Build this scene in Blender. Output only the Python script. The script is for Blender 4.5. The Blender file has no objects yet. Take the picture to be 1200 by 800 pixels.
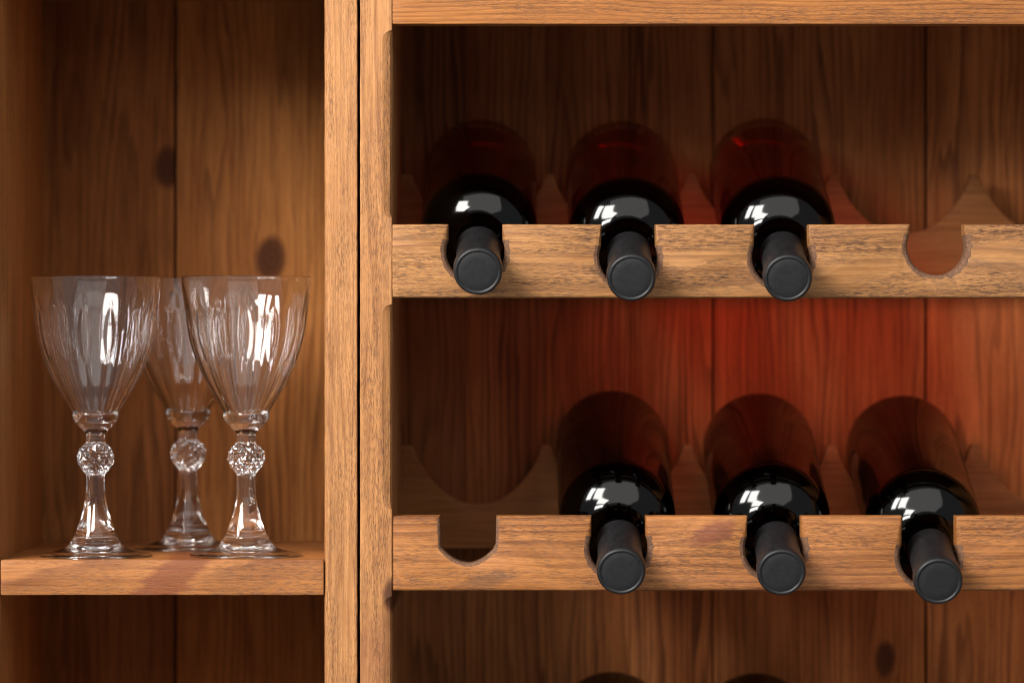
import bpy, bmesh, math, random
from mathutils import Vector, Matrix, noise

R = math.radians
sc = bpy.context.scene
col = sc.collection
random.seed(7)

# ------------------------------------------------------------------ camera, world, lamps, exposure
DIST, FPX = 3.0, 5430.0                 # metres to the front of the shelves; focal length in photo pixels
cd = bpy.data.cameras.new('camera')
cam = bpy.data.objects.new('camera', cd)
col.objects.link(cam)
cam.location = (0, -DIST, 0)
cam.rotation_euler = (R(90), 0, 0)
cd.sensor_width = 36
cd.lens = FPX / 1200 * 36
cd.clip_end = 100
cd.dof.use_dof = True
cd.dof.focus_distance = DIST
cd.dof.aperture_fstop = 4.6
sc.camera = cam

w = bpy.data.worlds.new('World')
sc.world = w
w.use_nodes = True
w.node_tree.nodes['Background'].inputs[0].default_value = (0.95, 0.97, 1.0, 1)
w.node_tree.nodes['Background'].inputs[1].default_value = 0.28


def lamp(name, loc, target, sx, sy, watts, color=(1, 1, 1)):
    l = bpy.data.lights.new(name, 'AREA')
    l.shape = 'RECTANGLE'
    l.size, l.size_y, l.energy, l.color = sx, sy, watts, color
    o = bpy.data.objects.new(name, l)
    col.objects.link(o)
    o.location = loc
    d = Vector(target) - Vector(loc)
    o.rotation_euler = d.to_track_quat('-Z', 'Y').to_euler()
    return o


# window light from the upper left in front (two panes with a bar between), and a dim broad light overhead
def from_angle(az, el, dist):
    """a place seen from the rack at az degrees left of straight ahead and el degrees up"""
    return Vector((0.05 - math.sin(R(az)) * math.cos(R(el)) * dist, 0.05 - math.cos(R(az)) * math.cos(R(el)) * dist, math.sin(R(el)) * dist))


lamp('window_light_front', from_angle(33, 27, 2.4), (0.05, 0.05, 0), 0.66, 1.0, 60, (1.0, 0.96, 0.91))
lamp('window_light_side', from_angle(53, 27, 2.4), (0.05, 0.05, 0), 0.46, 1.0, 48, (1.0, 0.96, 0.91))
lamp('ceiling_light', (0.25, -2.0, 1.42), (0.05, 0.0, 0.0), 2.8, 2.3, 29, (1.0, 0.96, 0.92))
# added red lamp, hidden behind the upper front board, for the glow on the planks
red = lamp('added_red_glow_lamp', (0.26, 0.0225, 0.0335), (0.27, 0.272, -0.062), 0.36, 0.008, 0.082, (1.0, 0.07, 0.022))
red.data.spread = R(84)

sc.view_settings.view_transform = 'Standard'
sc.view_settings.look = 'None'
sc.view_settings.exposure = 0
sc.view_settings.gamma = 1
sc.view_settings.use_curve_mapping = False
sc.cycles.use_denoising = True
sc.cycles.filter_width = 1.15
sc.cycles.max_bounces = 18
sc.cycles.transmission_bounces = 16
sc.cycles.transparent_max_bounces = 24
sc.cycles.glossy_bounces = 8
sc.cycles.caustics_refractive = True
sc.cycles.caustics_reflective = True
sc.cycles.blur_glossy = 0.3
sc.cycles.sample_clamp_indirect = 30


def wx(px, y=0.0):
    return (px - 600.0) / FPX * (DIST + y)


def wz(py, y=0.0):
    return (400.0 - py) / FPX * (DIST + y)


# ------------------------------------------------------------------ node helpers
class NT:
    def __init__(self, name):
        self.m = bpy.data.materials.new(name)
        self.m.use_nodes = True
        self.t = self.m.node_tree
        self.t.nodes.clear()

    def n(self, kind, **kw):
        nd = self.t.nodes.new(kind)
        for k, v in kw.items():
            setattr(nd, k, v)
        return nd

    def link(self, a, b):
        self.t.links.new(a, b)

    def put(self, v, sock):
        if hasattr(v, 'is_linked') or hasattr(v, 'links'):
            self.link(v, sock)
        else:
            sock.default_value = v

    def math(self, op, a, b=None, c=None, clamp=False):
        nd = self.n('ShaderNodeMath', operation=op)
        nd.use_clamp = clamp
        for i, v in enumerate((a, b, c)):
            if v is not None:
                self.put(v, nd.inputs[i])
        return nd.outputs[0]

    def comb(self, x, y, z):
        nd = self.n('ShaderNodeCombineXYZ')
        for i, v in enumerate((x, y, z)):
            self.put(v, nd.inputs[i])
        return nd.outputs[0]

    def vmath(self, op, a, b=None):
        nd = self.n('ShaderNodeVectorMath', operation=op)
        self.put(a, nd.inputs[0])
        if b is not None:
            self.put(b, nd.inputs[1])
        return nd.outputs[0]

    def noise(self, vec, detail=2.0, rough=0.5, scale=1.0):
        nd = self.n('ShaderNodeTexNoise')
        nd.inputs['Scale'].default_value = scale
        nd.inputs['Detail'].default_value = detail
        nd.inputs['Roughness'].default_value = rough
        self.link(vec, nd.inputs['Vector'])
        return nd.outputs['Fac']

    def ramp(self, fac, stops):
        nd = self.n('ShaderNodeValToRGB')
        el = nd.color_ramp.elements
        while len(el) < len(stops):
            el.new(0.5)
        for e, (p, v) in zip(el, stops):
            e.position = p
            e.color = (v, v, v, 1) if isinstance(v, (int, float)) else (*v, 1)
        self.put(fac, nd.inputs[0])
        return nd.outputs[0]

    def mix(self, fac, a, b, mode='MIX'):
        nd = self.n('ShaderNodeMix', data_type='RGBA', blend_type=mode)
        self.put(fac, nd.inputs[0])
        for v, s in ((a, nd.inputs[6]), (b, nd.inputs[7])):
            self.put((*v, 1) if isinstance(v, tuple) and len(v) == 3 else v, s)
        return nd.outputs[2]

    def out(self, sh):
        o = self.n('ShaderNodeOutputMaterial')
        self.link(sh, o.inputs[0])
        return self.m


def wood(name, axis, light, late, seed=0.0, ring=(0.0, 0.02, 0.02, 260.0), grain=0.6, knots=(), stains=(),
         pore=0.6, blot=0.5, rough=0.5, fibre=0.5, bump=1.0, wobble=0.010, spec=0.35, streak=0.6, irr=2.2):
    """Pine board. axis = long axis of the board in its own coordinates; knots and stains are (along, across, radius)."""
    light = (light[0] * 1.02, light[1] * 1.03, light[2] * 0.96)
    g = NT(name)
    tc = g.n('ShaderNodeTexCoord').outputs['Object']
    sep = g.n('ShaderNodeSeparateXYZ')
    g.link(tc, sep.inputs[0])
    X, Y, Z = sep.outputs
    L, W, T = {'x': (X, Z, Y), 'z': (Z, X, Y)}[axis]
    rnd = g.n('ShaderNodeObjectInfo').outputs['Random']
    off = g.math('MULTIPLY_ADD', rnd, 37.0, seed)
    P = g.vmath('ADD', g.comb(L, W, T), g.comb(off, off, off))

    def stretch(a, b):
        return g.vmath('MULTIPLY', P, (a, b, b))

    n1 = g.math('SUBTRACT', g.noise(stretch(5, 16), 2), 0.5)
    Wp = g.math('MULTIPLY_ADD', n1, wobble * 2, W)
    kmask = None
    for (kl, kw, kr) in knots:
        dl = g.math('MULTIPLY', g.math('SUBTRACT', L, kl), 0.55)
        dw = g.math('SUBTRACT', Wp, kw)
        d2 = g.math('ADD', g.math('MULTIPLY', dl, dl), g.math('MULTIPLY', dw, dw))
        push = g.math('DIVIDE', kr * kr, g.math('ADD', d2, kr * kr * 0.35))
        Wp = g.math('SUBTRACT', Wp, g.math('MULTIPLY', dw, push))
        d = g.math('SQRT', d2)
        mk = g.ramp(g.math('DIVIDE', d, kr * 2.0), [(0.38, 1.0), (0.50, 0.8), (0.68, 0.0)])
        rg = g.ramp(g.math('FRACT', g.math('MULTIPLY', d, 2.6 / kr)), [(0.0, 0.35), (0.7, 0.8), (1.0, 1.0)])
        kmask = (mk, rg) if kmask is None else (g.math('MAXIMUM', kmask[0], mk), g.math('MINIMUM', kmask[1], rg))
    c, zc, tilt, freq = ring
    a = g.math('SUBTRACT', Wp, c)
    b = g.math('MULTIPLY_ADD', L, tilt, g.math('ADD', T, zc))
    r = g.math('SQRT', g.math('ADD', g.math('MULTIPLY', a, a), g.math('MULTIPLY', b, b)))
    ph = g.math('MULTIPLY_ADD', r, freq, g.math('MULTIPLY', g.noise(stretch(2.2, 38), 3), irr))
    late_f = g.ramp(g.math('FRACT', ph), [(0.0, 0.05), (0.45, 0.2), (0.84, 1.0), (0.93, 0.9), (1.0, 0.05)])
    vary = g.ramp(g.noise(stretch(4, 30), 2), [(0.3, 0.25), (0.7, 1.0)])
    lf = g.math('MULTIPLY', g.math('MULTIPLY', late_f, vary), grain)
    colr = g.mix(lf, light, late)
    # broad colour drift along the board
    drift = g.noise(stretch(3.0, 22), 3, 0.55)
    colr = g.mix(1.0, colr, g.ramp(drift, [(0.25, tuple(1 - blot * k for k in (0.55, 0.72, 0.85))), (0.55, (1, 1, 1)), (0.8, (1.12, 1.14, 1.16))]), 'MULTIPLY')
    # fine fibres
    fib = g.noise(stretch(14, 850), 3, 0.6)
    colr = g.mix(fibre, colr, g.ramp(fib, [(0.28, (0.55, 0.44, 0.34)), (0.50, (1, 1, 1)), (0.73, (1.28, 1.27, 1.24))]), 'MULTIPLY')
    st = g.noise(stretch(22, 300), 4, 0.65)
    colr = g.mix(streak, colr, g.ramp(st, [(0.30, (0.60, 0.47, 0.36)), (0.48, (1, 1, 1)), (0.70, (1.25, 1.24, 1.20))]), 'MULTIPLY')
    # pores and dirt ingrained in the grain, in patches
    pr = g.ramp(g.noise(stretch(210, 2300), 2, 0.6), [(0.49, 0.0), (0.64, 0.95)])
    patch = g.ramp(g.noise(stretch(9, 60), 4, 0.65), [(0.38, 0.10), (0.60, 1.0)])
    pm = g.math('MULTIPLY', g.math('MULTIPLY', pr, patch), pore)
    colr = g.mix(pm, colr, (0.050, 0.024, 0.016))
    # grey-violet residue of old finish
    gm = g.ramp(g.noise(stretch(13, 75), 4, 0.65), [(0.56, 0.0), (0.72, 1.0)])
    gm = g.math('MULTIPLY', g.math('MULTIPLY', gm, g.ramp(g.noise(stretch(60, 420), 3, 0.7), [(0.38, 0.0), (0.60, 1.0)])), pore * 0.6)
    colr = g.mix(gm, colr, (0.085, 0.046, 0.034))
    for (sl, sw, sr, scol, amt, flat) in stains:             # flat < 1: a slanting band right across the board
        dl = g.math('MULTIPLY', g.math('SUBTRACT', L, g.math('MULTIPLY_ADD', W, 0.9, sl)), 0.7)
        dw = g.math('MULTIPLY', g.math('SUBTRACT', W, sw), flat)
        d = g.math('SQRT', g.math('ADD', g.math('MULTIPLY', dl, dl), g.math('MULTIPLY', dw, dw)))
        d = g.math('ADD', d, g.math('MULTIPLY', g.math('SUBTRACT', g.noise(stretch(70, 190), 4, 0.65), 0.5), sr * 1.5))
        mk = g.math('MULTIPLY', g.ramp(g.math('DIVIDE', d, sr * 2), [(0.34, 1.0), (0.60, 0.0)]), amt)
        colr = g.mix(mk, colr, g.mix(fib, tuple(x * 0.6 for x in scol), tuple(min(1, x * 1.35) for x in scol)))
    if kmask:
        kc = g.mix(kmask[1], (0.016, 0.006, 0.003), (0.085, 0.024, 0.008))
        colr = g.mix(g.math('MULTIPLY', kmask[0], 0.92), colr, kc)
    bs = g.n('ShaderNodeBsdfPrincipled')
    g.link(colr, bs.inputs['Base Color'])
    g.link(g.math('MULTIPLY_ADD', fib, 0.3, rough - 0.15), bs.inputs['Roughness'])
    bs.inputs['Specular IOR Level'].default_value = spec
    h = g.math('SUBTRACT', g.math('MULTIPLY_ADD', fib, 0.5, g.math('MULTIPLY', lf, 0.5)), g.math('MULTIPLY', pm, 0.8))
    bp = g.n('ShaderNodeBump')
    bp.inputs['Strength'].default_value = 0.55 * bump
    bp.inputs['Distance'].default_value = 0.0006
    g.link(h, bp.inputs['Height'])
    g.link(bp.outputs[0], bs.inputs['Normal'])
    return g.out(bs.outputs[0])


# ------------------------------------------------------------------ mesh helpers
def empty(name, loc, label, cat, group=None):
    o = bpy.data.objects.new(name, None)
    o.empty_display_size = 0.02
    o.location = loc
    col.objects.link(o)
    o['label'] = label
    o['category'] = cat
    if group:
        o['group'] = group
    return o


def link_mesh(name, bm, mat, parent, center, smooth=35):
    bmesh.ops.recalc_face_normals(bm, faces=bm.faces)
    me = bpy.data.meshes.new(name)
    bm.to_mesh(me)
    bm.free()
    me.materials.append(mat)
    for p in me.polygons:
        p.use_smooth = smooth is not None
    if smooth is not None and smooth < 180:
        me.set_sharp_from_angle(angle=R(smooth))
    o = bpy.data.objects.new(name, me)
    col.objects.link(o)
    if parent:
        o.parent = parent
        o.location = Vector(center) - parent.location
    else:
        o.location = center
    return o


def wear(bm, amp, seed, freq=70.0):
    """hand-worn wood: shift every vertex a little by smooth noise"""
    for v in bm.verts:
        q = v.co * freq + Vector((seed * 3.1, seed * 1.7, seed * 5.3))
        v.co += Vector((noise.noise(q), noise.noise(q + Vector((31, 0, 0))), noise.noise(q + Vector((0, 57, 0))))) * amp


def board(name, x0, x1, y0, y1, z0, z1, mat, parent, bevel=0.0015, amp=0.0002, seed=1.0, axis='x', slices=60):
    c = Vector(((x0 + x1) / 2, (y0 + y1) / 2, (z0 + z1) / 2))
    d = Vector((x1 - x0, y1 - y0, z1 - z0))
    bm = bmesh.new()
    bmesh.ops.create_cube(bm, size=1.0, matrix=Matrix.Diagonal((*d, 1)))
    if bevel:
        bmesh.ops.bevel(bm, geom=list(bm.edges), offset=bevel, segments=2, profile=0.6, affect='EDGES')
    ax = Vector((1, 0, 0)) if axis == 'x' else Vector((0, 0, 1))
    ln = d.dot(ax)
    for i in range(1, slices):
        bmesh.ops.bisect_plane(bm, geom=list(bm.verts) + list(bm.edges) + list(bm.faces),
                               plane_co=ax * (-ln / 2 + bevel + (ln - 2 * bevel) * i / slices), plane_no=ax, dist=1e-6)
    if amp:
        wear(bm, amp, seed)
    return link_mesh(name, bm, mat, parent, c)


def offset_loop(pts, amt):
    """move every point of a counter-clockwise loop inwards by its own amount"""
    n = len(pts)
    out = []
    for i in range(n):
        p0, p1, p2 = pts[i - 1], pts[i], pts[(i + 1) % n]
        e1 = (p1 - p0).normalized()
        e2 = (p2 - p1).normalized()
        n1 = Vector((-e1.y, e1.x))
        n2 = Vector((-e2.y, e2.x))
        m = n1 + n2
        m = m.normalized() if m.length > 1e-6 else n1
        k = max(0.5, m.dot(n1))
        out.append(p1 + m * (amt[i] / k))
    return out


def profile_board(name, pts, ch, y0, y1, mat, parent, amp=0.00025, seed=1.0, cut=None, cut_mat=None):
    """a board cut to an outline in x-z (counter-clockwise seen from the front), front edge eased by ch per point"""
    cx = (min(p.x for p in pts) + max(p.x for p in pts)) / 2
    cz = (min(p.y for p in pts) + max(p.y for p in pts)) / 2
    c = Vector((cx, (y0 + y1) / 2, cz))
    P = [p - Vector((cx, cz)) for p in pts]
    loops = []
    for inset, dy in ((1.0, 0.0), (0.45, 0.18), (0.12, 0.55), (0.0, 1.0)):
        q = offset_loop(P, [a * inset for a in ch])
        loops.append([Vector((p.x, y0 - c.y + a * dy, p.y)) for p, a in zip(q, ch)])
    loops.append([Vector((p.x, y1 - c.y, p.y)) for p in P])
    bm = bmesh.new()
    vs = [[bm.verts.new(v) for v in lp] for lp in loops]
    n = len(P)
    for a, b in zip(vs[:-1], vs[1:]):
        for i in range(n):
            j = (i + 1) % n
            f = bm.faces.new((a[i], a[j], b[j], b[i]))
            if cut and cut[i] and cut[j]:
                f.material_index = 1
    f1 = bm.faces.new(vs[0])
    f2 = bm.faces.new(list(reversed(vs[-1])))
    bm.normal_update()
    bmesh.ops.triangulate(bm, faces=[f1, f2], ngon_method='EAR_CLIP')
    wear(bm, amp, seed, 160.0)
    o = link_mesh(name, bm, mat, parent, c, 30)
    if cut_mat:
        o.data.materials.append(cut_mat)
    return o


# ------------------------------------------------------------------ wood materials
LT, LATE = (0.40, 0.165, 0.050), (0.17, 0.056, 0.016)
DK, DLATE = (0.235, 0.098, 0.034), (0.090, 0.033, 0.012)
VIOLET = (0.16, 0.055, 0.042)

# ------------------------------------------------------------------ display cabinet (left)
YB = 0.272                                  # back boards
XL, XR0, XR1 = -0.3315, wx(380), wx(418.5)
cab = empty('display_cabinet', (XL / 2 + XR1 / 2, 0.14, -0.392),
            'open wooden cabinet whose shelf carries the crystal wine glasses', 'cabinet')
wood_side = wood('wood_cabinet_side', 'z', LT, LATE, 3.0, (0.05, 0.03, 0.01, 300), 0.45, pore=0.75, blot=0.35)
wood_post = wood('wood_cabinet_post', 'z', (0.45, 0.205, 0.078), LATE, 5.5, (0.09, 0.02, 0.004, 420), 0.40, pore=0.7, blot=0.35)


def post(name, x0, x1, y0, y1, z0, z1, mat, parent, cl, cr, seed):
    """upright panel; cl(z), cr(z) give the eased width of its left and right front edges"""
    c = Vector(((x0 + x1) / 2, (y0 + y1) / 2, (z0 + z1) / 2))
    bm = bmesh.new()
    rings = []
    N = 420
    for i in range(N + 1):
        z = z0 + (z1 - z0) * i / N
        a, b = cl(z), cr(z)
        sec = [(x0, y1), (x0, y0 + a * 1.1), (x0 + a * .10, y0 + a * .55), (x0 + a * .35, y0 + a * .2), (x0 + a, y0),
               (x1 - b, y0), (x1 - b * .72, y0 + b * .10), (x1 - b * .22, y0 + b * .38), (x1, y0 + b * .9), (x1, y1)]
        rings.append([bm.verts.new(Vector((p[0], p[1], z)) - c) for p in sec])
    for a, b in zip(rings[:-1], rings[1:]):
        for i in range(10):
            j = (i + 1) % 10
            bm.faces.new((a[i], a[j], b[j], b[i]))
    bm.faces.new(rings[0])
    bm.faces.new(rings[-1])
    wear(bm, 0.00022, seed, 90)
    return link_mesh(name, bm, mat, parent, c, 12)


post('side_panel', XL - 0.021, XL, 0, YB + 0.012, -0.392, 0.262, wood_side, cab, lambda z: .0012, lambda z: .0012, 1)
post('side_panel', XR0, XR1, 0.0006, YB + 0.012, -0.392, 0.262, wood_post, cab,
     lambda z: .0033 + .0006 * noise.noise((z * 25, 0, 0)), lambda z: .0007, 2)
ZS1, ZS0 = wz(655.5), wz(697)
wood_shelf = wood('wood_cabinet_shelf', 'x', (0.39, 0.150, 0.044), LATE, 9.2, (0.0, 0.012, 0.03, 260), 0.8,
                  stains=((0.006, 0.0, 0.0115, (0.19, 0.052, 0.018), 0.8, 0.15),), pore=0.6, blot=0.4)
board('shelf', XL + .0002, XR0 - .0004, 0.0004, YB - .0005, ZS0, ZS1, wood_shelf, cab, 0.0013, 0.0002, 3)
wood_top = wood('wood_cabinet_top', 'x', LT, LATE, 11.0, pore=0.4)
board('top_panel', XL - .0002, XR0 + .0002, 0.001, YB + .002, 0.2405, 0.262, wood_top, cab, 0.0012, 0.0002, 4)
board('bottom_panel', XL - .0002, XR0 + .0002, 0.001, YB + .002, -0.392, -0.371, wood_top, cab, 0.0012, 0.0002, 5)
XS = wx(205.5, YB)
wb1 = wood('wood_cabinet_back_dark', 'z', (0.28, 0.105, 0.030), (0.08, 0.026, 0.007), 1.3, (0.02, 0.012, 0.05, 120), 0.75,
           knots=((wz(196, YB) + .065, 0.043, 0.007),), pore=0.3, blot=0.95, bump=0.4, wobble=0.014, spec=.12, rough=.6, irr=6.0)
wb2 = wood('wood_cabinet_back_pale', 'z', (0.42, 0.172, 0.050), (0.13, 0.045, 0.012), 4.7, (0.075, 0.010, 0.02, 150), 0.75,
           knots=((wz(303, YB) + .065, wx(314, YB) - (XS + XR0) / 2, 0.0075),), pore=0.3, blot=0.9, bump=0.4, wobble=0.013, spec=.12, rough=.6, irr=6.0)
board('back_plank', XL - .0005, XS - .0007, YB, YB + .012, -0.392, 0.262, wb1, cab, 0.0014, 0.0003, 6, 'z')
board('back_plank', XS + .0007, XR0 + .0005, YB, YB + .012, -0.392, 0.262, wb2, cab, 0.0014, 0.0003, 7, 'z')

wood_backing = wood('wood_backing', 'z', (0.05, 0.022, 0.010), (0.03, 0.012, 0.006), 8.0, pore=0.2, bump=0.3)
board('added_backing_panel', XL - .002, XR0 + .002, YB + .0115, YB + .017, -0.392, 0.262, wood_backing, cab, 0.0005, 0, 8, 'z', 4)  # added behind the planks so no light shows through the seams

# ------------------------------------------------------------------ wine rack (right)
XA0, XA1, XE = wx(422), wx(459.5), 0.520
rack = empty('wine_rack', ((XA0 + XE) / 2, 0.14, -0.412),
             'wooden wine rack with notched front boards holding dark bottles', 'wine rack')
PITCH = 0.189
BT = [wz(263), wz(604.5), wz(604.5) - PITCH]            # board tops
BB = [wz(349), wz(692), wz(692) - PITCH]                # board bottoms


def rack_ease(z):
    """stopped chamfer on the inner edge: wide between the boards, running out in a tongue where a board meets it"""
    full, small, run = .0062, .0006, .006
    v = full
    for lo, hi in ((0.205, 0.30), (BB[0], BT[0]), (BB[1], BT[1]), (BB[2], BT[2])):
        lo, hi = lo - .004, hi + .004
        if lo <= z <= hi:
            return small
        d = lo - z if z < lo else z - hi
        if d < run:
            v = min(v, small + (full - small) * math.sqrt(max(0, 1 - (1 - d / run) ** 2)))
    return v * (1 + .10 * noise.noise((z * 40, 3, 0)))


wood_rpost = wood('wood_rack_post', 'z', (0.47, 0.215, 0.082), (0.21, 0.078, 0.025), 21.0, (0.03, 0.015, 0.012, 400), 0.5,
                  knots=((wz(697) + .061, 0.0085, 0.0055),),
                  stains=((wz(765) + .061, -0.002, 0.016, (0.24, 0.085, 0.04), 0.35, 0.4),), pore=0.7, blot=0.3)
post('side_panel', XA0, XA1, 0.0, YB + .012, -0.412, 0.29, wood_rpost, rack, lambda z: .0008, rack_ease, 12)
wood_plain = wood('wood_rack_panel', 'z', LT, LATE, 2.0, pore=0.4)
post('side_panel', XE, XE + .021, 0.0, YB + .012, -0.412, 0.29, wood_plain, rack, lambda z: .001, lambda z: .001, 13)
board('top_panel', XA1 - .0003, XE + .0003, 0.021, YB + .002, 0.262, 0.283, wood_top, rack, 0.0012, 0.0002, 14)
board('bottom_panel', XA1 - .0003, XE + .0003, 0.002, YB + .002, -0.412, -0.391, wood_top, rack, 0.0012, 0.0002, 15)
wood_rail = wood('wood_rack_rail', 'x', (0.42, 0.160, 0.042), (0.15, 0.046, 0.012), 31.0, (0.035, 0.016, 0.03, 330), 0.75, pore=0.6, blot=0.25)
board('top_rail', XA1 - .0003, XE + .0003, 0.0005, 0.0215, wz(28.5), 0.283, wood_rail, rack, 0.0016, 0.0002, 16)

# back boards: seams as seen in the photograph
seams = [XA1 - .0005, wx(545, YB), wx(640, YB), wx(738, YB), wx(835, YB), wx(1085, YB), wx(1340, YB), XE + .0005]
gaps = [0, .0004, .0002, .0005, .0010, .0017, .001, 0]
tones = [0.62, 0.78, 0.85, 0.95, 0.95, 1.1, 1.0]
for i in range(7):
    x0, x1 = seams[i] + gaps[i] / 2, seams[i + 1] - gaps[i + 1] / 2
    k = tones[i]
    kn = ()
    if i == 4:
        kn = ((wz(772, YB) + .061, wx(1040, YB) - (x0 + x1) / 2, 0.006),)
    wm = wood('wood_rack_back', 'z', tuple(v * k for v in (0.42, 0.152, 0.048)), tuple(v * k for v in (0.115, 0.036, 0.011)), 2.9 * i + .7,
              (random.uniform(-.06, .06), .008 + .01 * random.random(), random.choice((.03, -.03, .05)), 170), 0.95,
              knots=kn, pore=0.3, blot=0.9, bump=0.4, wobble=0.013, spec=.12, rough=.6, irr=6.0)
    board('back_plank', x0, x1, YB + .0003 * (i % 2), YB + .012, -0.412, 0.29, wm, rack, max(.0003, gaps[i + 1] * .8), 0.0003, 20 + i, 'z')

board('added_backing_panel', XA1 - .002, XE + .002, YB + .0115, YB + .017, -0.412, 0.29, wood_backing, rack, 0.0005, 0, 30, 'z', 4)  # added here too, keeps outside light out of the plank gaps

# ------------------------------------------------------------------ bottles: where they lie
NECK, BODY, BLEN = 0.0142, 0.0388, 0.300
YC = -0.035
# row, slot, cap centre in the photograph, tilt of the axis in degrees
spots = [(0, 0, 560, 318.5, 14.4), (0, 1, 740, 326, 15.1), (0, 2, 923.5, 326.5, 15.5),
         (1, 1, 728, 670, 15.0), (1, 2, 916, 671, 14.7), (1, 3, 1100, 681.5, 15.6),
         (2, 1, 728, 1026, 14.6), (2, 2, 912, 1027, 14.5)]
bott = {}
for (r_, s_, px, py, tl) in spots:
    bott[(r_, s_)] = (wx(px, YC), wz(py, YC), R(tl))
SLOT = [[wx(p) for p in (557, 736.5, 916, 1098, 1278, 1458)],
        [wx(p) for p in (548.5, 725, 907.5, 1089, 1270, 1450)],
        [wx(p) for p in (552, 728, 911, 1093, 1273, 1453)]]
BY0, BY1 = 0.0, 0.020
SY0, SY1 = 0.236, 0.250


def slot_floor(r_, s_):
    b = bott.get((r_, s_))
    if b is None:
        return BT[r_] - (.0328 if r_ == 0 else .0305)
    x, z, t = b
    return z + (BY0 + .0012 - YC) * math.tan(t) - NECK / math.cos(t) + .0003


def front_outline(r_):
    top, bot = BT[r_], BB[r_]
    pts, ch, cut = [], [], []

    def add(x, z, c, k=False):
        pts.append(Vector((x, z)))
        ch.append(c)
        cut.append(k)

    def run(x0, z0, x1, z1, c, step=.004, k=False):
        n = max(1, int(math.hypot(x1 - x0, z1 - z0) / step))
        for i in range(n):
            add(x0 + (x1 - x0) * i / n, z0 + (z1 - z0) * i / n, c, k)

    xl, xr = XA1 - .0002, XE + .0002
    run(xl, bot, xr, bot, .0020)
    run(xr, bot, xr, top, .0006)
    x = xr
    for s_ in range(5, -1, -1):
        cx, fl = SLOT[r_][s_], slot_floor(r_, s_)
        square = (r_ == 1 and s_ == 0)
        rr = .0190
        hw = .0175 if not square else .0184
        cz = fl + rr
        run(x, top, cx + hw, top, .0011)
        if square:                                             # straight cheeks, shallow round floor
            run(cx + hw, top, cx + hw - .0006, fl + .0105, .0018, .002, True)
            for i in range(0, 25):
                a = -1 + 2 * i / 24
                add(cx - a * (hw - .0022), fl + .0088 * abs(a) ** 2.0, .0018 + .0006 * random.random(), True)
            run(cx - hw + .0006, fl + .0105, cx - hw, top, .0018, .002, True)
        else:                                                  # round notch, a little narrower at the mouth
            a0 = math.acos(min(1, hw / rr)) * .95
            n = 40
            add(cx + hw, top, .0012)
            for i in range(n + 1):
                a = a0 - (math.pi + 2 * a0) * i / n
                cw = .0036 if abs(a + math.pi / 2) > .35 else .0022
                tool = .0006 * math.sin(i * 2.1) * (1 if i < 18 else .35) + random.uniform(-.0002, .0002)
                add(cx + rr * math.cos(a), cz + rr * math.sin(a), cw + tool, True)
            add(cx - hw, top, .0012)
        x = cx - hw
    run(x, top, xl, top, .0011)
    run(xl, top, xl, bot, .0014)
    keep = [i for i in range(len(pts)) if (pts[i] - pts[i - 1]).length > 1.5e-4]
    return [pts[i] for i in keep], [ch[i] for i in keep], [cut[i] for i in keep]


wood_b = [wood('wood_front_board_pale', 'x', (0.40, 0.184, 0.066), (0.18, 0.068, 0.022), 41.0, (-0.01, 0.030, 0.015, 260), 0.75, pore=1.0, blot=0.3),
          wood('wood_front_board_red', 'x', (0.41, 0.158, 0.046), (0.165, 0.052, 0.014), 47.0, (0.004, 0.010, 0.035, 210), 0.95,
               stains=((wx(815) - (XA1 + XE) / 2, 0.014, 0.0085, (0.20, 0.058, 0.028), 0.8, 1.0),
                       (wx(600) - (XA1 + XE) / 2, -0.017, 0.010, (0.10, 0.050, 0.03), 0.5, 1.6)), pore=0.75, blot=0.35),
          wood('wood_front_board_low', 'x', LT, LATE, 53.0, pore=0.8, blot=0.3)]
wood_s = [wood('wood_support_%d' % i, 'x', (0.25, 0.098, 0.034), (0.12, 0.042, 0.014), 61.0 + i, (0.0, 0.02, 0.03, 240), 0.5, pore=0.2, bump=0.4, spec=.08) for i in range(3)]

def end_grain():
    g = NT('wood_notch_end_grain')
    tc = g.n('ShaderNodeTexCoord').outputs['Object']
    a = g.noise(g.vmath('MULTIPLY', tc, (900, 300, 900)), 4, 0.7)
    b = g.noise(g.vmath('MULTIPLY', tc, (160, 160, 160)), 3)
    c = g.mix(g.ramp(a, [(0.35, 0.0), (0.65, 1.0)]), (0.085, 0.038, 0.018), (0.24, 0.112, 0.052))
    c = g.mix(g.ramp(b, [(0.4, 0.0), (0.7, 0.7)]), c, (0.10, 0.046, 0.024))
    bs = g.n('ShaderNodeBsdfPrincipled')
    g.link(c, bs.inputs['Base Color'])
    bs.inputs['Roughness'].default_value = 0.75
    bp = g.n('ShaderNodeBump')
    bp.inputs['Strength'].default_value = 0.8
    bp.inputs['Distance'].default_value = 0.0006
    g.link(a, bp.inputs['Height'])
    g.link(bp.outputs[0], bs.inputs['Normal'])
    return g.out(bs.outputs[0])


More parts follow.
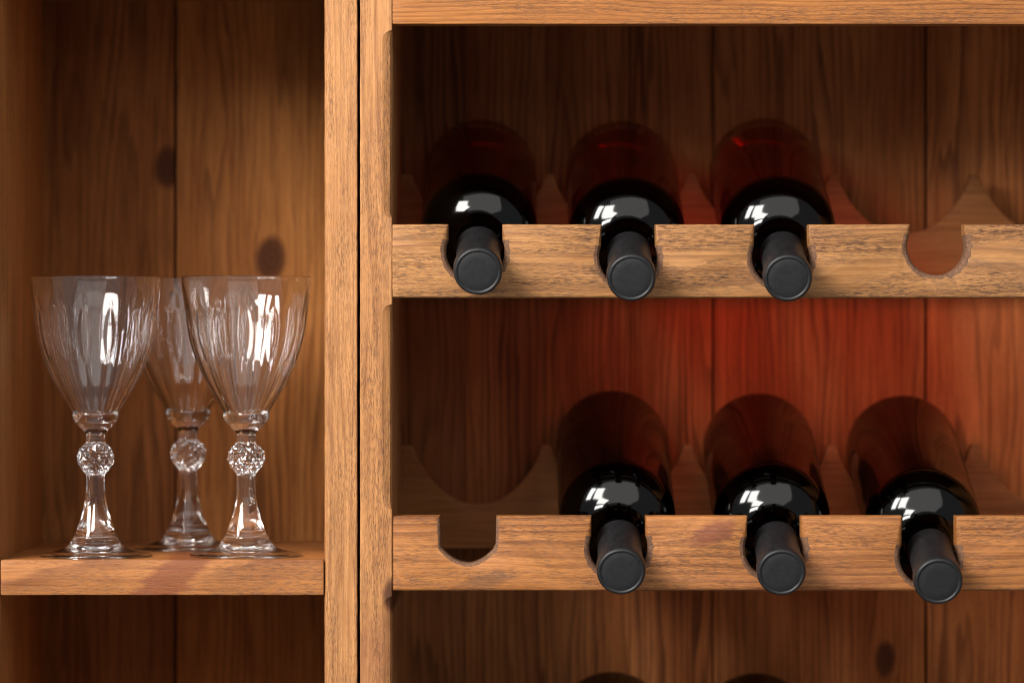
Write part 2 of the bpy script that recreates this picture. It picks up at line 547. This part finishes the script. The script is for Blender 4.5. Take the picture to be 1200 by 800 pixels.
END_GRAIN = end_grain()
for r_ in range(3):
    pts, ch, cut = front_outline(r_)
    profile_board('front_board', pts, ch, BY0 + .001 * (r_ == 1), BY1, wood_b[r_], rack, .00022, 3.0 + r_, cut, END_GRAIN)
    # rear cradle: wide round troughs between crown-like points
    pk = wz(204.5, SY0) - (0, .1885, .3775)[r_]
    pts = []
    xl, xr = XA1 - .0002, XE + .0002
    bot = pk - .0722
    for i in range(41):
        pts.append(Vector((xl + (xr - xl) * i / 40, bot)))
    tr = []
    for s_ in range(6):
        b = bott.get((r_, s_))
        cx = wx((560, 724.5, 892, 1059, 1227, 1395)[s_], SY0)
        if b:
            cx = (cx + b[0]) / 2
            fl = b[1] + (SY0 - YC) * math.tan(b[2]) - BODY / math.cos(b[2]) + .0004
        else:
            fl = pk - .0412
        tr.append((cx, fl))
    up = []
    for k, (cx, fl) in enumerate(tr):
        left = (tr[k - 1][0] + cx) / 2 if k else 2 * cx - (cx + tr[k + 1][0]) / 2
        right = (tr[k + 1][0] + cx) / 2 if k < 5 else 2 * cx - left
        hl, hr = cx - left - .0028, right - cx - .0028
        for i in range(33):
            a = -1 + 2 * i / 32
            hw = hl if a < 0 else hr
            up.append(Vector((cx + a * hw, fl + (pk - fl) * (1 - (1 - min(1, abs(a)) ** 2.15) ** 0.80))))
    up = [p for p in up if xl + .001 < p.x < xr - .001]
    up = [Vector((xl, up[0].y))] + up + [Vector((xr, up[-1].y))]
    pts += list(reversed(up))
    clean = [pts[0]]
    for p in pts[1:]:
        if (p - clean[-1]).length > 2e-4:
            clean.append(p)
    profile_board('rear_cradle', clean, [.0005] * len(clean), SY0, SY1, wood_s[r_], rack, .00015, 9.0 + r_)


# ------------------------------------------------------------------ bottle
def lathe(bm, prof, seg, close_first=False, close_last=False):
    rings = []
    for (z, r_) in prof:
        rings.append([bm.verts.new((r_ * math.cos(2 * math.pi * i / seg), r_ * math.sin(2 * math.pi * i / seg), z)) for i in range(seg)])
    for a, b in zip(rings[:-1], rings[1:]):
        for i in range(seg):
            j = (i + 1) % seg
            bm.faces.new((a[i], a[j], b[j], b[i]))
    if close_first:
        bm.faces.new(rings[0])
    if close_last:
        bm.faces.new(rings[-1])
    return rings


def spline(pts, n):
    """Catmull-Rom through (a, b) points"""
    out = []
    P = [pts[0]] + list(pts) + [pts[-1]]
    for i in range(1, len(P) - 2):
        p0, p1, p2, p3 = (Vector(P[i + k]) for k in (-1, 0, 1, 2))
        for s in range(n):
            t = s / n
            out.append(0.5 * ((2 * p1) + (p2 - p0) * t + (2 * p0 - 5 * p1 + 4 * p2 - p3) * t * t + (3 * p1 - p0 - 3 * p2 + p3) * t ** 3))
    out.append(Vector(pts[-1]))
    return [(v.x, v.y) for v in out]


def glass_bottle_material(name, rgb, end=None):
    g = NT(name)
    geo = g.n('ShaderNodeNewGeometry')
    dt = g.n('ShaderNodeVectorMath', operation='DOT_PRODUCT')
    g.link(geo.outputs['Normal'], dt.inputs[0])
    g.link(geo.outputs['Incoming'], dt.inputs[1])
    c = g.math('MAXIMUM', g.math('ABSOLUTE', dt.outputs['Value']), 0.12)
    sep = g.n('ShaderNodeSeparateXYZ')
    g.link(g.n('ShaderNodeTexCoord').outputs['Object'], sep.inputs[0])
    # the tint goes nearly black at shoulder and neck, lighter along the body
    density = g.ramp(g.math('DIVIDE', sep.outputs[2], 0.3), [(0.0, .9), (0.045, .45), (0.10, .30), (0.60, .32), (0.66, 1.0)])
    clear = g.ramp(g.math('DIVIDE', sep.outputs[2], 0.3), [(0.575, 1.0), (0.625, 0.02)])
    path = g.math('DIVIDE', g.math('MULTIPLY', density, 3.0), g.math('POWER', c, 0.6))
    tint = g.n('ShaderNodeCombineColor')
    for i, base in enumerate(rgb):
        v = g.math('POWER', base, path)
        if end:
            full = g.ramp(g.math('DIVIDE', sep.outputs[2], 0.3), [(0.095, 0.0), (0.125, 1.0)])
            v = g.math('ADD', g.math('MULTIPLY', v, full), g.math('MULTIPLY', end[i], g.math('SUBTRACT', 1.0, full)))
        g.link(g.math('MULTIPLY', v, clear), tint.inputs[i])
    tr = g.n('ShaderNodeBsdfTransparent')
    g.link(tint.outputs[0], tr.inputs[0])
    gl = g.n('ShaderNodeBsdfGlossy')
    gl.inputs['Roughness'].default_value = 0.085
    fr = g.math('MULTIPLY_ADD', g.math('POWER', g.math('SUBTRACT', 1.0, c), 5.0), 0.9, 0.045)
    mx = g.n('ShaderNodeMixShader')
    g.link(fr, mx.inputs[0])
    g.link(tr.outputs[0], mx.inputs[1])
    g.link(gl.outputs[0], mx.inputs[2])
    return g.out(mx.outputs[0])


def capsule_material(name, colr, rough):
    g = NT(name)
    tc = g.n('ShaderNodeTexCoord').outputs['Object']
    bs = g.n('ShaderNodeBsdfPrincipled')
    nz = g.noise(g.vmath('MULTIPLY', tc, (260, 260, 90)), 4, 0.6)
    g.link(g.mix(nz, tuple(v * .75 for v in colr), tuple(v * 1.3 for v in colr)), bs.inputs['Base Color'])
    g.link(g.math('MULTIPLY_ADD', nz, 0.25, rough - .12), bs.inputs['Roughness'])
    bp = g.n('ShaderNodeBump')
    bp.inputs['Strength'].default_value = 0.25
    bp.inputs['Distance'].default_value = 0.0004
    g.link(g.noise(g.vmath('MULTIPLY', tc, (120, 120, 60)), 3), bp.inputs['Height'])
    g.link(bp.outputs[0], bs.inputs['Normal'])
    return g.out(bs.outputs[0])


M_BOT = glass_bottle_material('dark_red_bottle_glass', (0.88, 0.060, 0.025), (0.66, 0.48, 0.38))
M_BOT2 = glass_bottle_material('smoky_brown_bottle_glass', (0.29, 0.16, 0.11))
M_CAP = capsule_material('charcoal_capsule', (0.0085, 0.0085, 0.0095), 0.48)
M_CAPEND = capsule_material('charcoal_capsule_end', (0.0095, 0.0097, 0.0105), 0.55)
M_WINE = None

body_prof = spline([(0.0075, .006), (0.006, .020), (0.002, .029), (0.0, .0335), (0.0018, .0365), (0.006, .0384), (0.012, BODY)], 5)
body_prof += [(z * .001, BODY) for z in range(20, 180, 6)]
RS, RC, SB = .0285, (BODY - .0142 - .0285 * (1 - math.cos(R(62)))) / (1 - math.cos(R(62))), R(62)
for i in range(0, 15):                                                   # round shoulder
    q = SB * i / 14
    body_prof.append((.181 + RS * math.sin(q), BODY - RS * (1 - math.cos(q))))
zz, r1 = body_prof[-1]
for i in range(1, 13):                                                   # hollow curve into the neck
    q = SB * (1 - i / 12)
    body_prof.append((zz + RC * (math.sin(SB) - math.sin(q)), .0139 + RC * (1 - math.cos(q)) + .0003 * (1 - i / 12)))
body_prof += [(.262, NECK - .0004), (.284, NECK - .0003), (.2845, .012)]
cap_prof = [(.2345, .0146), (.235, .01485), (.240, .01455), (.250, NECK + .0002), (.265, NECK + .0003), (.280, NECK + .0005), (.2842, NECK + .0007),
            (.2862, .01545), (.2885, .01575), (.2960, .01575), (.2980, .01555), (.2992, .0150), (.2998, .0143), (.2998, .0137), (.2995, .0132), (.2991, .0128)]


def make_bottle():
    root = empty('wine_bottle', (0, 0, 0), 'bottle', 'bottle', 'wine bottles lying in the rack')
    bm = bmesh.new()
    lathe(bm, body_prof, 96, True, True)
    wear(bm, .00030, 4, 34)
    link_mesh('glass_body', bm, M_BOT, root, (0, 0, 0), 180)
    bm = bmesh.new()
    lathe(bm, cap_prof, 72)
    wear(bm, .00012, 5, 200)
    cap = link_mesh('capsule', bm, M_CAP, root, (0, 0, 0), 60)
    bm = bmesh.new()
    lathe(bm, [(.2989, .0130), (.2991, .0126), (.2992, .008), (.29925, .003)], 64, False, True)
    e = link_mesh('capsule_end', bm, M_CAPEND, None, (0, 0, 0), 60)
    e.parent = cap
    return root


def copy_tree(o, parent=None):
    c = o.copy()
    col.objects.link(c)
    c.parent = parent
    for ch_ in list(o.children):
        copy_tree(ch_, c)
    return c


labels = {
    (0, 0): 'dark wine bottle in the upper row, beside the rack post',
    (0, 1): 'dark wine bottle in the upper row, between two other bottles',
    (0, 2): 'dark red wine bottle in the upper row, next to the empty notch',
    (1, 1): 'dark wine bottle in the lower row, next to the empty notch',
    (1, 2): 'dark wine bottle in the lower row, between two other bottles',
    (1, 3): 'reddish wine bottle in the lower row, farthest from the empty notch',
    (2, 1): 'bottle showing only its dark rounded end below the lower board, nearer the post',
    (2, 2): 'bottle showing only its dark rounded end below the lower board, farther from the post'}
proto = make_bottle()
first = True
smoky = None
for (r_, s_, px, py, tl) in spots:
    x, z, t = bott[(r_, s_)]
    o = proto if first else copy_tree(proto)
    first = False
    ax = Vector((0, -math.cos(t), -math.sin(t)))
    o.location = Vector((x, YC, z)) - ax * BLEN
    o.rotation_euler = (Matrix.Rotation(R(90) + t, 3, 'X') @ Matrix.Rotation(random.uniform(0, 6.28), 3, 'Z')).to_euler()
    o['label'] = labels[(r_, s_)]
    if r_ > 0:
        for ch_ in o.children:
            if ch_.name.startswith('glass_body'):
                if smoky is None:
                    smoky = ch_.data.copy()
                    smoky.materials[0] = M_BOT2
                ch_.data = smoky

# ------------------------------------------------------------------ wine glasses
def crystal():
    g = NT('clear_crystal')
    bs = g.n('ShaderNodeBsdfGlass')
    bs.inputs['Color'].default_value = (0.985, 0.985, 0.985, 1)
    bs.inputs['Roughness'].default_value = 0.0
    bs.inputs['IOR'].default_value = 1.5
    return g.out(bs.outputs[0])


def crystal_foot():
    g = NT('clear_crystal_foot')
    a = g.n('ShaderNodeBsdfGlass')
    a.inputs['Color'].default_value = (0.985, 0.985, 0.985, 1)
    a.inputs['IOR'].default_value = 1.5
    b = g.n('ShaderNodeBsdfTransparent')
    b.inputs['Color'].default_value = (0.97, 0.97, 0.97, 1)
    m = g.n('ShaderNodeMixShader')
    m.inputs[0].default_value = 0.0
    g.link(a.outputs[0], m.inputs[1])
    g.link(b.outputs[0], m.inputs[2])
    return g.out(m.outputs[0])


M_CRY = crystal()
M_FOOT = crystal_foot()
MM = 0.00028                                # one pixel of the doubled close-up


def gz(py):
    return (705 - py) * MM


bowl_out = spline([(gz(50), 152 * MM), (gz(75), 151.5 * MM), (gz(100), 150 * MM), (gz(150), 144 * MM), (gz(200), 135 * MM), (gz(250), 118.5 * MM),
                   (gz(300), 95 * MM), (gz(340), 70.5 * MM), (gz(366), 54.5 * MM)], 9)
knob_low = [(gz(369), 53.5 * MM), (gz(372), 54.5 * MM), (gz(376), 54.5 * MM), (gz(381), 52.5 * MM), (gz(388), 48.5 * MM), (gz(396), 42 * MM), (gz(402), 37 * MM), (gz(408), 30 * MM), (gz(413), 25 * MM), (gz(418), 22.5 * MM), (gz(432), 22 * MM), (gz(437), 22.5 * MM)]
NF = 14


def make_glass():
    root = empty('wine_glass', (0, 0, 0), 'glass', 'glass', 'crystal wine glasses')
    seg = NF * 20
    bm = bmesh.new()
    ztop, zlow = gz(60), gz(366)
    prof = [(gz(48.3), 149.6 * MM), (gz(48.6), 151.2 * MM), (gz(49.2), 152 * MM)] + bowl_out
    rings = []
    for k, (z, r_) in enumerate(prof):
        ring = []
        f = (ztop - z) / (ztop - zlow)
        env = max(0.0, min(1.0, f * 5.0)) * (0.75 + 0.25 * min(1, f * 1.2))
        env = env * env * (3 - 2 * env)
        env *= max(0.25, min(1.0, (1.12 - f) * 4))
        for i in range(seg):
            u = (i / 20.0) % 1.0
            full = .0009 * (1 - abs(2 * u - 1) ** 2.2)                # concave cut between sharp ridges
            # short lens-shaped cut on every ridge, notched like a file
            v = abs(((u + .5) % 1.0) * 2 - 1)
            g0 = (f - .20) / .42
            lens = 0.0
            if 0 < g0 < 1:
                wid = .42 * math.sin(math.pi * g0) ** .7
                if v < wid:
                    lens = .0011 * (1 - (v / wid) ** 2)
            rr = r_ - env * full - lens * (1 if z < ztop else 0)
            a = 2 * math.pi * (i / seg)
            ring.append(bm.verts.new((rr * math.cos(a), rr * math.sin(a), z)))
        rings.append(ring)
    for (z, r_) in knob_low:
        rings.append([bm.verts.new((r_ * math.cos(2 * math.pi * i / seg), r_ * math.sin(2 * math.pi * i / seg), z)) for i in range(seg)])
    inner = [(gz(48.6), 149.2 * MM), (gz(49.4), 148.8 * MM), (gz(51), 148.7 * MM)]
    inner += [(z, r_ - .0009 - .0017 * min(1, max(0, (ztop - z) / (ztop - zlow)) * 3.5)) for (z, r_) in bowl_out[3:]]
    inner += [(gz(371), 44 * MM), (gz(375), 34 * MM), (gz(378), 20 * MM), (gz(379), 8 * MM)]
    irings = [[bm.verts.new((r_ * math.cos(2 * math.pi * i / seg), r_ * math.sin(2 * math.pi * i / seg), z)) for i in range(seg)] for (z, r_) in inner]
    allr = list(reversed(irings)) + rings
    for a, b in zip(allr[:-1], allr[1:]):
        for i in range(seg):
            j = (i + 1) % seg
            bm.faces.new((a[i], a[j], b[j], b[i]))
    bm.faces.new(allr[0])
    link_mesh('bowl', bm, M_CRY, root, (0, 0, 0), 50)
    # knop cut into diamond points
    bm = bmesh.new()
    seg = 24
    kp = [(437, 22.5), (442, 27), (450, 37), (459, 42.5), (468, 45), (477, 45), (486, 42.5), (495, 37.5), (504, 29.5), (510, 23.5), (514, 22)]
    rr = []
    for k, (py, r_) in enumerate(kp):
        ring = []
        for i in range(seg):
            cut = 0.0
            if 2 <= k <= 8 and (i + k) % 2:
                cut = .0009
            a = 2 * math.pi * i / seg
            ring.append(bm.verts.new(((r_ * MM - cut) * math.cos(a), (r_ * MM - cut) * math.sin(a), gz(py))))
        rr.append(ring)
    for k in range(len(rr) - 1):
        for i in range(seg):
            j = (i + 1) % seg
            a, b, c, d = rr[k][i], rr[k][j], rr[k + 1][j], rr[k + 1][i]
            if (i + k) % 2:
                bm.faces.new((a, b, c)); bm.faces.new((a, c, d))
            else:
                bm.faces.new((a, b, d)); bm.faces.new((b, c, d))
    link_mesh('knop', bm, M_CRY, root, (0, 0, 0), None)
    # stem: slightly facetted, flaring to the collar
    bm = bmesh.new()
    seg = 72
    sp = spline([(gz(514), 22 * MM), (gz(530), 22 * MM), (gz(560), 23.5 * MM), (gz(585), 27.5 * MM), (gz(610), 34 * MM), (gz(635), 42 * MM), (gz(655), 50 * MM)], 5)
    rings = []
    for (z, r_) in sp:
        f = (z - gz(655)) / (gz(514) - gz(655))
        e = min(1, 6 * (1 - f)) * min(1, 6 * f)
        rings.append([bm.verts.new(((r_ - e * .0004 * abs(math.sin(4 * 2 * math.pi * i / seg))) * math.cos(2 * math.pi * i / seg),
                                    (r_ - e * .0004 * abs(math.sin(4 * 2 * math.pi * i / seg))) * math.sin(2 * math.pi * i / seg), z)) for i in range(seg)])
    for a, b in zip(rings[:-1], rings[1:]):
        for i in range(seg):
            j = (i + 1) % seg
            bm.faces.new((a[i], a[j], b[j], b[i]))
    link_mesh('stem', bm, M_CRY, root, (0, 0, 0), 40)
    # foot with stepped rings
    fp = [(gz(655), 50 * MM), (gz(657), 52.5 * MM), (gz(661), 53.5 * MM), (gz(664), 53 * MM), (gz(666), 55.5 * MM), (gz(670), 58.5 * MM), (gz(674), 59.5 * MM), (gz(676), 62 * MM)]
    fp += spline([(gz(680), 67 * MM), (gz(686), 80 * MM), (gz(692), 100 * MM), (gz(694.5), 117 * MM), (gz(696), 127 * MM), (gz(699), 132.5 * MM), (gz(703), 132 * MM), (.0, 127.5 * MM)], 4)
    fp += [(.0, 122 * MM), (.0007, 114 * MM), (.0019, 92 * MM), (.0040, 62 * MM), (.0058, 40 * MM), (.0064, 16 * MM)]
    bm = bmesh.new()
    lathe(bm, fp, 120, False, True)
    link_mesh('foot', bm, M_FOOT, root, (0, 0, 0), 40)
    return root


g0 = make_glass()
for k, (px, y, rot, lab) in enumerate((
        (112.0, 0.042, 6, 'clear cut-crystal wine glass at the shelf front, farther from the wooden posts'),
        (288.5, 0.046, 17, 'clear cut-crystal wine glass at the shelf front, beside the wooden post'),
        (220.5, 0.150, 31, 'clear cut-crystal wine glass standing behind the other two'))):
    o = g0 if k == 0 else copy_tree(g0)
    o.location = (wx(px, y), y, ZS1 - .0001)
    o.rotation_euler = (0, 0, R(rot))
    o['label'] = lab
